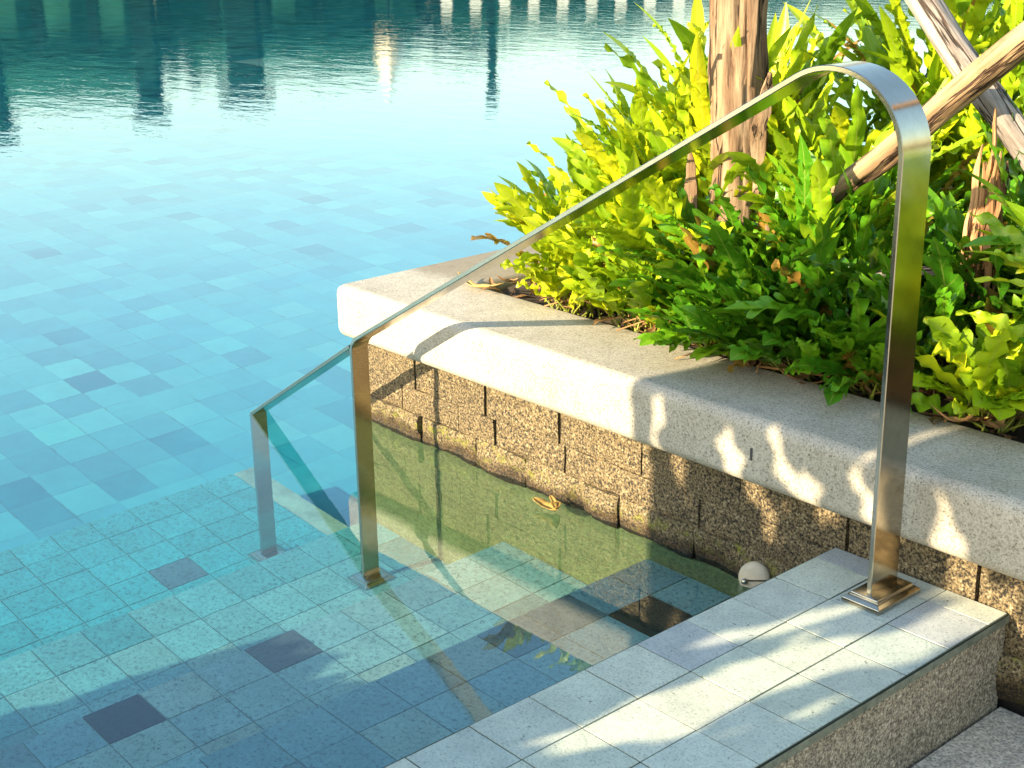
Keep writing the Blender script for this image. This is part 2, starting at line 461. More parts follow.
# ------------------------------------------------------------------ ledge (raised tiled kerb beside the pool)
def ledge_col(x,y):
    k = .92+.16*rnd.random()
    b = rnd.choice([(.57,.60,.51),(.52,.57,.50),(.60,.61,.50),(.49,.51,.49),(.56,.59,.48)])
    return tuple(q*k for q in b)
m = MB()
m.box((0.0,Y0,FLOORZ),(T-.004,WALLY-.001,L-.013),1,(.2,.2,.2))
tile_sheet(m,-.003,T+.001,Y0,WALLY-.002,L-.013,.1045,.1052,.0,-.0645,ledge_col,.0009,.013)
m.box((-.002,Y0,L-.013),(T-.002,WALLY-.003,L-.0012),2,(.2,.2,.2))
m.box((T+.0012,Y0,L-.0135),(T+.0022,WALLY-.004,L-.0008),3,(.2,.2,.2))
ledge = m.build('pool_ledge',[M['tile'],M['riser'],M['grout'],M['edge']]); tag(ledge, kind='structure')
bevel(ledge,.0006,1)

# ------------------------------------------------------------------ stone planter
def stone_block(m, x0,x1,z0,z1,yf,depth=.12,n=.004,rnd_=.006,cell=.014,seed=0,mi=0,axis='y',jag=0.0):
    """block whose front face (towards -y, or -x) is a displaced grid with eroded edges"""
    nx = max(3,int((x1-x0)/cell)); nz = max(3,int((z1-z0)/cell))
    idx = {}
    for i in range(nx+1):
        for j in range(nz+1):
            u=i/nx; v=j/nz
            X = x0+(x1-x0)*u; Z = z0+(z1-z0)*v
            e = min(u*(x1-x0),(1-u)*(x1-x0),v*(z1-z0),(1-v)*(z1-z0))
            back = rnd_*max(0,1-e/.012)**2
            q = noise.noise(Vector((X*18+seed,Z*22,seed*3.3)))*n*1.3 + noise.noise(Vector((X*60+seed,Z*60,seed)))*n*.7
            if jag: q += noise.noise(Vector((X*9+seed,Z*15,7)))*jag
            bx = noise.noise(Vector((X*30,Z*30,seed+5)))*.0016*(1 if 0<i<nx else 1.0)
            bz = noise.noise(Vector((X*25,Z*30,seed+9)))*.0022
            Y = yf+back+q
            P = (X+bx,Y,Z+bz) if axis=='y' else (Y,X+bx,Z+bz)
            idx[i,j] = m.vert(P)
    fl = (lambda t: t) if axis=='y' else (lambda t: t[::-1])
    for i in range(nx):
        for j in range(nz):
            m.face(fl((idx[i,j],idx[i+1,j],idx[i+1,j+1],idx[i,j+1])),mi)
    def bk(i,j):
        p = m.v[idx[i,j]]
        return m.vert((p.x,p.y+depth,p.z) if axis=='y' else (p.x+depth,p.y,p.z))
    rim = [(i,0) for i in range(nx)]+[(nx,j) for j in range(nz)]+[(i,nz) for i in range(nx,0,-1)]+[(0,j) for j in range(nz,0,-1)]
    bks = [bk(*r) for r in rim]
    for k in range(len(rim)):
        k2=(k+1)%len(rim)
        m.face(fl((idx[rim[k]],bks[k],bks[k2],idx[rim[k2]])),mi)

def planter(name, label, yface, sgn, xl, xr, depth, detail=True):
    """yface: wall face; sgn=+1 planter lies on +y side"""
    e = empty(name, (0,yface,0)); tag(e, label, 'planter')
    rr = random.Random(3 if sgn>0 else 8)
    inner = yface+sgn*.06
    m = MB()
    # solid dark core behind the blocks
    ya,yb = sorted((yface+sgn*.022, yface+sgn*depth))
    m.box((xl+.07,ya,FLOORZ-.02),(xr,yb,ZB+.0),2)
    if detail:
        xs1=[-1.138,-.898,-.672,-.445,-.21,.02,.26,.48,.71,.93,1.2,1.5]; x=xl+.045
        for X in xs1+[xr]:
            stone_block(m,x+.001,X-(.0055 if rr.random()<.7 else .001),.1138,ZB+.02,yface+rr.uniform(-.002,.003),n=.0014,rnd_=.0014,cell=.011,seed=rr.random()*50); x=X
        xs2=[-1.19,-.99,-.868,-.655,-.50,-.30,-.16,.06,.2,.42,.63,.85,1.1,1.45]; x=xl+.045
        for k,X in enumerate(xs2+[xr]):
            stone_block(m,x+.001,X-(.0055 if rr.random()<.6 else .001),.0553,.1132,yface+rr.uniform(-.002,.003),n=.0014,rnd_=.0014,cell=.011,seed=rr.random()*50); x=X
        xs3=[-1.12,-.93,-.77,-.597,-.50,-.31,-.05,.1,.30,.5,.8,1.2]; x=xl+.045
        for X in xs3+[xr]:
            stone_block(m,x+.001,X-.003,-.024,.0550,yface-.004+rr.uniform(-.004,.003),n=.005,rnd_=.004,seed=rr.random()*50,mi=1,jag=.016,cell=.007); x=X
        # submerged courses: smooth grey green blocks
        z=-.026; k=0
        while z>FLOORZ:
            hh = .118
            x = xl+.045-rr.random()*.1
            while x < .3:
                X = x+rr.choice([.115,.118,.23,.232])
                a=max(x,xl+.045); b=min(X,.3)
                if b-a>.02: stone_block(m,a+.0002,b-.0002,z-hh+.0002,z-.0002,yface-.004,n=.0003,rnd_=.0006,cell=.04,seed=rr.random()*50,mi=3)
                x=X
            z-=hh; k+=1
        # left end of the planter
        z=ZB+.02; first=True
        for hh,mi_,nn in ((.104,0,.0035),(.058,0,.0035),(.079,1,.006)):
            y=yface+.004
            while y<yface+depth-.05:
                Y=min(y+rr.uniform(.17,.26),yface+depth)
                stone_block(m,y,Y-.0035,z-hh+.001,z,xl+.045,n=nn,seed=rr.random()*50,mi=mi_,axis='x'); y=Y
            z-=hh
        while z>FLOORZ:
            stone_block(m,yface+.004,yface+depth,z-.118,z-.001,xl+.045,n=.001,seed=rr.random()*50,mi=3,axis='x',cell=.05); z-=.118
    else:
        ya,yb = sorted((yface+sgn*.002, yface+sgn*depth))
        m.box((xl+.045,ya,FLOORZ-.02),(xr,yb,ZB+.0),0)
    m.build('wall',[M['stone'],M['stone_low'],M['gap'],M['wall_wet']],e,smooth=False,origin=e.location)
    # coping: U-shaped slab
    bm = bmesh.new()
    f0 = yface-sgn*.044; f1 = f0+sgn*.239; b1 = yface+sgn*(depth+.044); b0 = b1-sgn*.239
    outl = [(xl,f0),(xr,f0),(xr,f1),(xl+.245,f1),(xl+.245,b0),(xr,b0),(xr,b1),(xl,b1)]
    vs = [bm.verts.new((x,y-yface,ZB)) for x,y in outl]
    quads = [(0,1,2,3),(0,3,4,7),(7,4,5,6)]
    for q in quads: bm.faces.new([vs[i] for i in (q if sgn>0 else q[::-1])])
    g = bmesh.ops.extrude_face_region(bm, geom=bm.faces[:])
    for v in g['geom']:
        if isinstance(v,bmesh.types.BMVert): v.co.z = ZT
    bmesh.ops.recalc_face_normals(bm, faces=bm.faces[:])
    me = bpy.data.meshes.new('coping'); bm.to_mesh(me); bm.free(); me.materials.append(M['coping'])
    c = bpy.data.objects.new('coping', me); col.objects.link(c); c.parent = e
    bevel(c,.022,5,30)
    return e
planter('stone_planter','pale granite planter wall with thick rounded coping beside the pool steps',WALLY,1,-1.378,5.0,1.25)
planter('stone_planter','matching granite planter across the steps, behind the camera',Y0,-1,-1.36,.9,.9,False)
m = MB()
N = 60
for (x0,x1,y0,y1) in ((-1.13,5.0,.28,1.16),):
    idx={}
    nx,ny=200,30
    for i in range(nx+1):
        for j in range(ny+1):
            X=x0+(x1-x0)*i/nx; Y=y0+(y1-y0)*j/ny
            Z=.285+.03*math.sin(math.pi*j/ny)+.022*noise.noise(Vector((X*9,Y*9,0)))+.01*noise.noise(Vector((X*40,Y*40,0)))
            idx[i,j]=m.vert((X,Y,Z))
    for i in range(nx):
        for j in range(ny): m.face((idx[i,j],idx[i+1,j],idx[i+1,j+1],idx[i,j+1]))
m.box((-1.12,-2.7,.2),(.9,-2.1,.29))
tag(m.build('soil', M['soil'], smooth=True), kind='structure')

# small dark drip slots cast in the coping front
for (x,z) in ((-.150,.257),):
    m = MB(); m.box((x-.0025,CF-.0012,z-.011),(x+.0020,CF+.004,z+.011))
    tag(m.build('drip_slot', mat_plain('slot_shadow',(.10,.095,.085),.9)), 'short dark vertical slot in the front face of the coping', 'slot')

# ------------------------------------------------------------------ handrail
def sweep(m, path, normals, width, thick, ycen):
    """flat bar: path in (x,z); normals in (x,z); ycen(x) centre line in y"""
    rings=[]
    b=.0012
    for (x,z),(nx,nz) in zip(path,normals):
        y=ycen(x); hw=WD(x)/2; ht=thick/2
        prof=[(-hw+b,-ht),(hw-b,-ht),(hw,-ht+b),(hw,ht-b),(hw-b,ht),(-hw+b,ht),(-hw,ht-b),(-hw,-ht+b)]
        rings.append([m.vert((x+nx*q,y+p,z+nz*q)) for p,q in prof])
    for a in range(len(rings)-1):
        for k in range(8):
            m.face((rings[a][k],rings[a][(k+1)%8],rings[a+1][(k+1)%8],rings[a+1][k]))
    m.face(rings[0][::-1]); m.face(rings[-1])
def arc(c, r, a0, a1, n):
    return [((c[0]+r*math.cos(a0+(a1-a0)*i/n), c[1]+r*math.sin(a0+(a1-a0)*i/n)),(math.cos(a0+(a1-a0)*i/n), math.sin(a0+(a1-a0)*i/n))) for i in range(n+1)]
SL=.5805; TH=.0085
th=math.atan(SL)
xt=.158-TH/2; xm=-1.100; xs_=-1.538
YC=lambda x: .078*(x-.154)/1.25 if x>-1.096 else -.078+.003*(-1.096-x)/.44
WD=lambda x: .069 if x>.10 else (.069-.026*min(1,(.10-x)/1.1))
nrm=(-math.sin(th),math.cos(th))
def cl(x): return SL*(x+1.5756)-.0058+TH/2/math.cos(th)
e = empty('handrail',(.154,0,L)); tag(e,'flat bar stainless steel handrail stepping down from the ledge into the pool','handrail')
# tall post + sloping rail + middle post in one bent bar
r1=.118
# centre of top bend: tangent to rail line (offset below) and the vertical x=xt
cx=xt-r1; cz=cl(cx)-r1/math.cos(th)
seq=[((xt,L+.014),(1,0)),((xt,cz*.5+L*.5),(1,0))]
seq+=arc((cx,cz),r1,0,math.pi/2+th,22)
r2=.042
cx2=xm+r2; cz2=cl(cx2)-r2/math.cos(th)
seq+=arc((cx2,cz2),r2,math.pi/2+th,math.pi,12)
seq+=[((xm,0.0),(-1,0)),((xm,-.62+.012),(-1,0))]
m=MB(); sweep(m,[p for p,_ in seq],[n for _,n in seq],.07,TH,YC)
o=m.build('rail',M['steel'],e,smooth=False,origin=e.location)
def autosmooth(o,ang=30):
    for p in o.data.polygons: p.use_smooth=True
    bm=bmesh.new(); bm.from_mesh(o.data)
    for ed in bm.edges:
        if len(ed.link_faces)==2 and ed.calc_face_angle(0)>R(ang): ed.smooth=False
    bm.to_mesh(o.data); bm.free()
autosmooth(o)
# lower rail from the middle post down into the water, with its own short post
za=cl(xm)-.012; zb_=.002
tl=math.atan2(za-zb_, xm-xs_); nl=(-math.sin(tl),math.cos(tl))
m=MB(); sweep(m,[(xs_+.001,zb_-.004),(xm-TH/2-.001,za)],[nl,nl],.07,TH,YC)
autosmooth(m.build('lower_rail',M['steel'],e,origin=e.location))
m=MB(); sweep(m,[(xs_,-.87+.012),(xs_,zb_-.012)],[(-1,0),(-1,0)],.07,TH,YC)
autosmooth(m.build('post',M['steel'],e,origin=e.location))
def plate(x,y,z):
    m=MB()
    a,b=(.034,.0555) if z>0 else (.036,.040)
    prof=[(a,b,0),(a,b,.0075),(a-.006,b-.006,.012),(a-.009,b-.009,.012),(a-.0095,b-.0095,.0165),(a-.011,b-.011,.0175)]
    rings=[[m.vert((x+sx*p,y+sy*q,z+h)) for sx,sy in ((-1,-1),(1,-1),(1,1),(-1,1))] for p,q,h in prof]
    for r_,s2 in zip(rings,rings[1:]):
        for k in range(4): m.face((r_[k],r_[(k+1)%4],s2[(k+1)%4],s2[k]))
    m.face(rings[-1]); m.face(rings[0][::-1])
    o=m.build('base_plate',M['steel'],e,origin=e.location); mm=bevel(o,.0012,2)
plate(xt,YC(xt),L); plate(xm,YC(xm),-.62); plate(xs_,YC(xs_),-.87)

# ------------------------------------------------------------------ return inlet cap
e=empty('inlet_cap',(-.156,.080,.014)); tag(e,'round cream plastic inlet cap with a small knob, at the waterline against the stones','inlet cap')
M['cream']=mat_plain('cream_plastic',(.62,.52,.36),.4,.18,20)
m=MB()
ax=Vector((.30,-.90,.32)).normalized(); s1=ax.cross(Vector((0,0,1))).normalized(); s2=s1.cross(ax)
C0=Vector(e.location)
prev=None; n=32
for (rr,h) in ((.0,.009),(.008,.0085),(.020,.007),(.027,.004),(.029,0),(.029,-.006),(.024,-.010)):
    ring=[m.vert(C0+ax*h+(s1*math.cos(2*math.pi*k/n)+s2*math.sin(2*math.pi*k/n))*max(rr,.0002)) for k in range(n)]
    if prev:
        for k in range(n): m.face((prev[k],ring[k],ring[(k+1)%n],prev[(k+1)%n]))
    prev=ring
m.build('disc',M['cream'],e,smooth=True,origin=C0)
m=MB(); m.tube([C0+ax*.006+s1*.012-s2*.008,C0+ax*.016+s1*.012-s2*.008],[.006,.005],12)
m.build('knob',M['steel'],e,smooth=True,origin=C0)
m=MB(); m.tube([C0+ax*.0095-s1*.028+s2*.002,C0+ax*.0105+s1*.010-s2*.006],[.0011,.0011],6)
m.build('slot',M['gap'],e,origin=C0)

# ------------------------------------------------------------------ trunk and poles
def path_pts(a,b,n,wob,seed):
    a=Vector(a); b=Vector(b); out=[]
    for i in range(n+1):
        t=i/n; p=a.lerp(b,t)
        p+=Vector((noise.noise(Vector((t*3,seed,0))),noise.noise(Vector((t*3,seed,5))),noise.noise(Vector((t*3,seed,9)))))*wob
        out.append(p)
    return out
def axis_mat(p): return p
e=empty('dead_tree',(-.578,.5,.28)); tag(e,'upright weathered trunk with cracked peeling bark rising from the ferns','tree trunk')
m=MB()
pp=path_pts((-.584,.5,.26),(-.540,.47,1.75),90,.012,3)
m.tube(pp,[.058+.006*noise.noise(Vector((i*.12,0,0)))+.002*math.sin(i*.4) for i in range(91)],72,wob=.10,seed=4,ridge=.013,rf=7)
m.build('trunk',M['trunk'],e,smooth=True,origin=e.location)
def slat(m,pts,w,t,tw=0,side=(1,0,0)):
    side=Vector(side).normalized(); n=len(pts); rings=[]
    for i,p in enumerate(pts):
        p=Vector(p); q=i/(n-1)
        d=(Vector(pts[min(i+1,n-1)])-Vector(pts[max(i-1,0)])).normalized()
        s=(side-d*side.dot(d)).normalized(); s.rotate(Matrix.Rotation(tw*q,3,d)); k=d.cross(s)
        ww=w*(1-abs(2*q-1)**3*.8)*(1+.3*noise.noise(p*40)); tt=t
        rings.append([m.vert(p+s*a*ww+k*b*tt) for a,b in ((-.5,-.5),(0,-.7),(.5,-.5),(.5,.5),(0,.75),(-.5,.5))])
    for i in range(n-1):
        for k in range(6): m.face((rings[i][k],rings[i][(k+1)%6],rings[i+1][(k+1)%6],rings[i+1][k]))
    m.face(rings[0][::-1]); m.face(rings[-1])
m=MB()
slat(m,path_pts((-.515,.455,.80),(-.500,.43,1.6),24,.006,12),.026,.010,.3,(1,.6,0))
slat(m,path_pts((-.505,.46,.62),(-.455,.44,.83),14,.012,5),.028,.006,.8,(1,.3,0))
slat(m,path_pts((-.640,.445,.42),(-.655,.445,.66),14,.006,9),.026,.006,.3,(1,.3,0))
slat(m,path_pts((-.52,.47,.66),(-.43,.43,.52),12,.02,19),.018,.006,1.2,(1,.3,0))
m.build('peeling_bark',M['trunk'],e,smooth=False,origin=e.location)

def pole(name,label,a,b,ra,rb,mat,seed,ext=1.0):
    a=Vector(a); b=Vector(b)
    o=empty(name,a)
    d=(b-a).normalized(); Lh=(b-a).length*ext
    # local frame: the mesh is modelled along its own x or z axis so the grain follows it
    ax=Vector((1,0,0)) if mat is M['pole'] else Vector((0,0,1))
    q=ax.rotation_difference(d)
    m=MB(); n=60
    pts=[ax*(Lh*i/n)+Vector((noise.noise(Vector((i*.05,seed,0))),noise.noise(Vector((i*.05,seed,5))),noise.noise(Vector((i*.05,seed,8)))))*.014 for i in range(n+1)]
    m.tube(pts,[ra+(rb-ra)*i/n for i in range(n+1)],40,wob=.10,seed=seed,ridge=.0045,rf=6)
    s=m.build(name,mat,None,smooth=True)
    bpy.data.objects.remove(o)
    s.location=a; s.rotation_mode='QUATERNION'; s.rotation_quaternion=q
    tag(s,label,'pole','weathered wooden support poles in the planter')
    return s
pole('support_pole','thick tan support pole slanting up to the right across the grey pole',(-.351,.50,.602),(.019,.50,.912),.025,.027,M['pole'],2,2.2)
pole('support_pole','grey split support pole slanting down to the right behind the tan pole',(-.43,.60,1.165),(-.018,.60,.723),.027,.029,M['polegrey'],6,1.35)
pole('support_pole','thin dark grey pole end poking up behind the crossing poles',(-.56,1.0,.60),(-.40,1.0,.878),.020,.018,M['polegrey'],8,1.0)
pole('support_pole','slim broken branch lying low among the green ferns',(-.52,.50,.40),(-.05,.44,.52),.012,.008,M['polegrey'],14,1.0)

# frayed bark strips hanging from the pole
m=MB(); rr=random.Random(4)
for k in range(11):
    x=-.010+rr.uniform(-.02,.02); y=.49+rr.uniform(-.014,.014); zt=.71+rr.uniform(-.02,.03); zb=.48+rr.uniform(-.05,.09)
    slat(m,path_pts((x,y,zt),(x+rr.uniform(-.03,.02),y-rr.uniform(0,.02),zb),12,.012,k*3.1),.012,.004,rr.uniform(-1.5,1.5),(1,rr.uniform(-.5,.5),0))
slat(m,path_pts((-.02,.50,.80),(-.01,.49,.69),10,.004,77),.006,.004,.5)
tag(m.build('bark_strip_bundle',M['strip']),'frayed tan bundle of bark strips hanging below the crossed poles','bark strips')

# ------------------------------------------------------------------ ferns
def frond(m, sm, base, az, lean, length, lobed, seed, tint, width=1.0, droop=1.2, twist=0.0, stalk=.3):
    rr=random.Random(seed)
    base=Vector(base); hd=Vector((math.cos(az),math.sin(az),0))
    n=22; pts=[]; p=base.copy(); ang=math.pi/2-lean
    wv=rr.uniform(0,6)
    for i in range(n+1):
        pts.append(p.copy())
        t=i/n
        a=ang-droop*t**1.6+.10*math.sin(t*7+wv)
        side=Vector((-hd.y,hd.x,0))*(.12*math.sin(t*5+wv*2))
        p=p+(hd*math.cos(a)+Vector((0,0,1))*math.sin(a)+side)*(length/n)
    def fr(t):
        x=min(max(t,0),.9999)*n; i=int(x); f=x-i
        P=pts[i].lerp(pts[i+1],f); T_=(pts[min(i+2,n)]-pts[max(i-1,0)]).normalized()
        S=T_.cross(Vector((0,0,1)))
        if S.length<.15: S=Vector((-hd.y,hd.x,0))*-1
        S.normalize(); S.rotate(Matrix.Rotation(twist*t+rr0,3,T_)); Nn=S.cross(T_)
        return P,T_,S,Nn
    rr0=rr.uniform(-.35,.35)
    # stalk
    ks=[pts[i] for i in range(0,int(n*stalk)+2)]
    sm.tube(ks,[.0026*(1-.3*i/len(ks)) for i in range(len(ks))],5)
    t0=stalk
    ruf=rr.uniform(.4,1.1)
    if rr.random()<.035: tint=1.15
    if not lobed:
        W=.0125*width*(length/.3)**.2*rr.uniform(.7,1.25); nv=4; nu=36; rows=[]; dp=rr.uniform(.4,.8)
        ph=rr.uniform(0,6); fq=rr.uniform(20,34)*(length/.35)**.5
        for i in range(nu+1):
            u=i/nu; P,T_,S,Nn=fr(t0+(1-t0)*u)
            hw0=W*1.3*(math.sin(math.pi*min(1,u*.90+.05))**.7)
            if u>.88: hw0*= (1-u)/.12*.95+.05
            hl=hw0*(1-dp*(1-abs(math.sin(u*fq*.5+ph))**.7)); hr=hw0*(1-dp*(1-abs(math.sin(u*fq*.5+ph+1.1))**.7))
            row=[]
            for j in range(-nv//2,nv//2+1):
                v=j/(nv/2); hw=hl if v<0 else hr
                q=P+S*(v*hw)+Nn*(abs(v)*hw*.32 + ruf*.011*abs(v)*math.sin(u*fq*1.3+ph+v*2))
                row.append(m.vert(q,tint+.08*rr.uniform(-1,1),1-abs(v)))
            rows.append(row)
        for i in range(nu):
            for j in range(nv): m.face((rows[i][j],rows[i][j+1],rows[i+1][j+1],rows[i+1][j]))
    else:
        # central blade
        nl=max(3,min(8,int(length*(1-stalk)*.80/.040))) ; W=.0125*width; nu=18; rows=[]
        for i in range(nu+1):
            u=i/nu; P,T_,S,Nn=fr(t0+(1-t0)*u)
            hw=W*(.35+.75*min(1,u*3)) if u<.75 else W*1.1*(1+.30*math.sin((u-.75)/.25*math.pi))*(1-((u-.75)/.25)**2.2*.96)
            row=[m.vert(P+S*(v*hw)+Nn*(abs(v)*hw*.25),tint,1-abs(v)) for v in (-1,-.5,0,.5,1)]
            rows.append(row)
        for i in range(nu):
            for j in range(4): m.face((rows[i][j],rows[i][j+1],rows[i+1][j+1],rows[i+1][j]))
        for k in range(nl):
            for sd in (-1,1):
                u=.04+.80*(k+.30*rr.random()+(.25 if sd>0 else 0))/nl
                P,T_,S,Nn=fr(t0+(1-t0)*u)
                Lb=min(length*.29,.068+.02*rr.random())*(1.08-.75*abs(u-.30)/.6)*(.8+.4*rr.random())
                ab=rr.uniform(.50,.85)
                d=(T_*math.cos(ab)+S*sd*math.sin(ab)); cv=rr.uniform(.1,.9); sag=rr.uniform(-.5,.25)
                wl=.0098*width*rr.uniform(.85,1.25); q=P-d*(.1*Lb); prow=None; nn_=9
                ph=rr.uniform(0,6)
                for i in range(nn_+1):
                    s=i/nn_
                    dd=(d+T_*cv*s+Nn*sag*s).normalized()
                    c2=Nn.cross(dd).normalized()
                    h=wl*(1.45*(1-s)**.62+.02)*(1+.16*math.sin(s*9+ph))
                    row=[m.vert(q+c2*(v*h)+Nn*(abs(v)*h*.28+.006*ruf*math.sin(s*8+ph)*v),tint+.05*rr.uniform(-1,1),(1-abs(v))*.97) for v in (-1,0,1)]
                    if prow:
                        for j in range(2): m.face((prow[j],prow[j+1],row[j+1],row[j]))
                    prow=row; q=q+dd*(Lb/nn_)

def fern(label, pos, n, length, spread, seed, hue, lobed=.6, group=None, az0=None, azr=math.pi, lean=(.05,.75), tint=(.2,.8), width=1.0):
    n=int(n*2.7)
    rr=random.Random(seed)
    e=empty('fern',pos); tag(e,label,'fern',group)
    m=MB(); sm=MB()
    for k in range(n):
        az=rr.uniform(-math.pi,math.pi) if az0 is None else az0+rr.uniform(-azr,azr)
        r=spread*math.sqrt(rr.random()); a2=rr.uniform(0,6.28)
        b=Vector(pos)+Vector((math.cos(a2)*r,math.sin(a2)*r,0))
        frond(m,sm,b,az,rr.uniform(*lean),length*rr.uniform(.62,1.12),rr.random()<max(.62,lobed),seed*1000+k,rr.uniform(*tint),width,rr.uniform(.2,1.15),rr.uniform(-.7,.7),rr.uniform(.2,.38))
    o=m.build('fronds',M[hue],e,smooth=True,origin=pos)
    o2=sm.build('stalks',M['stem'],e,smooth=True,origin=pos)
    return e
Z=.30
ferns=[
 ('yellow-lime fern leaning out over the coping at the far left end of the planter',(-.98,.50,Z),26,.34,.10,11,'lime',.6,dict(tint=(.25,.9),lean=(.1,.8))),
 ('tall lime fern with tongue-shaped fronds, second from the pool end',(-.84,.62,Z),32,.50,.10,12,'lime',.45,dict(tint=(.25,.85),lean=(.0,.4))),
 ('tallest bright yellow fern standing against the open water',(-.72,.70,Z),34,.64,.10,13,'lime',.5,dict(tint=(.15,.85),lean=(.0,.38))),
 ('lime fern right behind the sloping rail, left of the trunk',(-.74,.48,Z),28,.42,.10,14,'lime',.5,dict(tint=(.25,.8),lean=(.0,.6))),
 ('low yellow fern spilling onto the sunny coping left of the trunk',(-.86,.34,Z),20,.22,.07,15,'lime',.6,dict(tint=(.3,.85),lean=(.2,.9))),
 ('small yellow-green fern at the foot of the trunk',(-.66,.34,Z),20,.22,.07,16,'lime',.7,dict(tint=(.1,.7),lean=(.1,.8))),
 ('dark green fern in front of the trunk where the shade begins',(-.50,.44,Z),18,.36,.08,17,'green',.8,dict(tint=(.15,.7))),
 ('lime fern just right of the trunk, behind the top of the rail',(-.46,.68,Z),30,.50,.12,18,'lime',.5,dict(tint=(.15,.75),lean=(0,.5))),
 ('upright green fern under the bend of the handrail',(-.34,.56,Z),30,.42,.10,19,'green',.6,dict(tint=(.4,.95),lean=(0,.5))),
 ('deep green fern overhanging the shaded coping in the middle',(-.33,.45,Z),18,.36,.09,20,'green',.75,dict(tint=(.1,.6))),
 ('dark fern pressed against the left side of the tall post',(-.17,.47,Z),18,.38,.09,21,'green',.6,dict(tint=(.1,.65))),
 ('tall sunlit fern with deeply lobed fronds rising behind the rail bend',(-.40,1.0,Z),24,.80,.10,22,'lime',.98,dict(tint=(.15,.6),lean=(0,.32),width=.95)),
 ('large lobed fern at the top right corner behind the poles',(-.14,1.05,Z),26,.80,.12,23,'lime',.95,dict(tint=(.1,.55),lean=(0,.32),width=.95)),
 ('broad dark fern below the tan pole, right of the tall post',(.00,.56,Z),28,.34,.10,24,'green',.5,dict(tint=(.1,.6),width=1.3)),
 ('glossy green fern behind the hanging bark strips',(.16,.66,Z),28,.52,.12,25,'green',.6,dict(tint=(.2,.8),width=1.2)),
 ('yellow-green rosette fern on the coping edge right of the tall post',(.10,.36,Z),20,.24,.05,26,'lime',.45,dict(tint=(.2,.75),lean=(.3,.95),width=1.5)),

 ('lime fern crowded against the left side of the trunk, above the rail',(-.66,.62,Z),26,.52,.08,27,'lime',.5,dict(tint=(.3,.85),lean=(0,.35))),
 ('low green fern lying over the coping edge at the border of sun and shade',(-.46,.345,Z),12,.25,.05,28,'green',.8,dict(tint=(.3,.9),lean=(.4,1.1),az0=-1.4,azr=1.2)),
 ('dark fern spreading onto the shaded coping beside the brown shrivelled frond',(-.27,.34,Z),13,.27,.05,29,'green',.6,dict(tint=(.1,.7),lean=(.4,1.1),az0=-1.4,azr=1.3)),
 ('tiny green fern in the litter just left of the tall post',(-.10,.35,Z),10,.23,.05,30,'green',.7,dict(tint=(.2,.8),lean=(.3,1.1),az0=-1.6,azr=1.4)),
]
for lab,pos,n,ln,sp,sd,hue,lb,kw in ferns:
    fern(lab,pos,n,ln,sp,sd,hue,lb,**kw)
# the bed goes on past the right edge of the picture
rr=random.Random(77)
for k in range(10):
    fern('lime fern in the same bed, past the right edge of the view',(.36+k*.25+rr.uniform(-.05,.05),.42+rr.random()*.25,Z),16,.50,.12,60+k,'lime',.4,group='ferns past the right edge of the view',tint=(.2,.8))

# ------------------------------------------------------------------ litter
def dry_leaf(m, pos, az, ln, w, curl, seed, rise=.0):
    rr=random.Random(seed); n=12; hd=Vector((math.cos(az),math.sin(az),0)); sd=Vector((-hd.y,hd.x,0)); rows=[]
    for i in range(n+1):
        u=i/n; hw=w*math.sin(math.pi*min(1,u*.95+.04))**.8*(1+.25*math.sin(u*17+seed))
        P=Vector(pos)+hd*(ln*u)+sd*(.15*ln*math.sin(u*3+seed))+Vector((0,0,rise*u+curl*ln*(u-.5)**2+.004))
        rows.append([m.vert(P+sd*(v*hw)+Vector((0,0,abs(v)*hw*.6))) for v in (-1,-.4,.0,.4,1)])
    for i in range(n):
        for j in range(4): m.face((rows[i][j],rows[i][j+1],rows[i+1][j+1],rows[i+1][j]))
m=MB(); dry_leaf(m,(-1.185,.262,ZT+.001),R(8),.145,.011,.5,3)
o=m.build('dry_frond',M['drylight'],smooth=True); so_=o.modifiers.new('t','SOLIDIFY'); so_.thickness=.0012
tag(o,'curled tan dry frond on the sunny coping at the left end of the bed','dry frond')
m=MB(); dry_leaf(m,(-.672,.030,.001),R(-12),.075,.015,.7,6); dry_leaf(m,(-.655,.048,.004),R(-22),.06,.010,.9,7)
o=m.build('dead_leaf',M['leafyellow'] if 'leafyellow' in M else mat_plain('amber_leaf',(.36,.23,.06),.45,.45,45),smooth=True); so_=o.modifiers.new('t','SOLIDIFY'); so_.thickness=.001
tag(o,'amber dead leaf floating at the waterline against the mossy stones','dead leaf')
m=MB()
for k,(az,ln) in enumerate(((R(205),.05),(R(250),.055),(R(285),.04))):
    dry_leaf(m,(-.315,.262,ZT+.004),az,ln,.006,1.6,k+20)
m.tube([(-.315,.262,ZT+.006),(-.25,.28,ZT+.008),(-.18,.30,ZT+.01)],.0018,5)
o=m.build('dry_frond',M['dry'],smooth=True); so_=o.modifiers.new('t','SOLIDIFY'); so_.thickness=.0008
tag(o,'small dark brown shrivelled frond hanging over the shaded coping','dry frond')
m=MB(); rr=random.Random(31)
for k in range(420):
    x=rr.uniform(-1.08,.9); y=.275+abs(rr.gauss(0,.10)) if rr.random()<.6 else rr.uniform(.28,1.0)
    dry_leaf(m,(x,y,.315+rr.uniform(-.01,.02)),rr.uniform(0,6.28),rr.uniform(.02,.085),rr.uniform(.004,.011),rr.uniform(-.5,1.6),k,rr.uniform(-.01,.02))
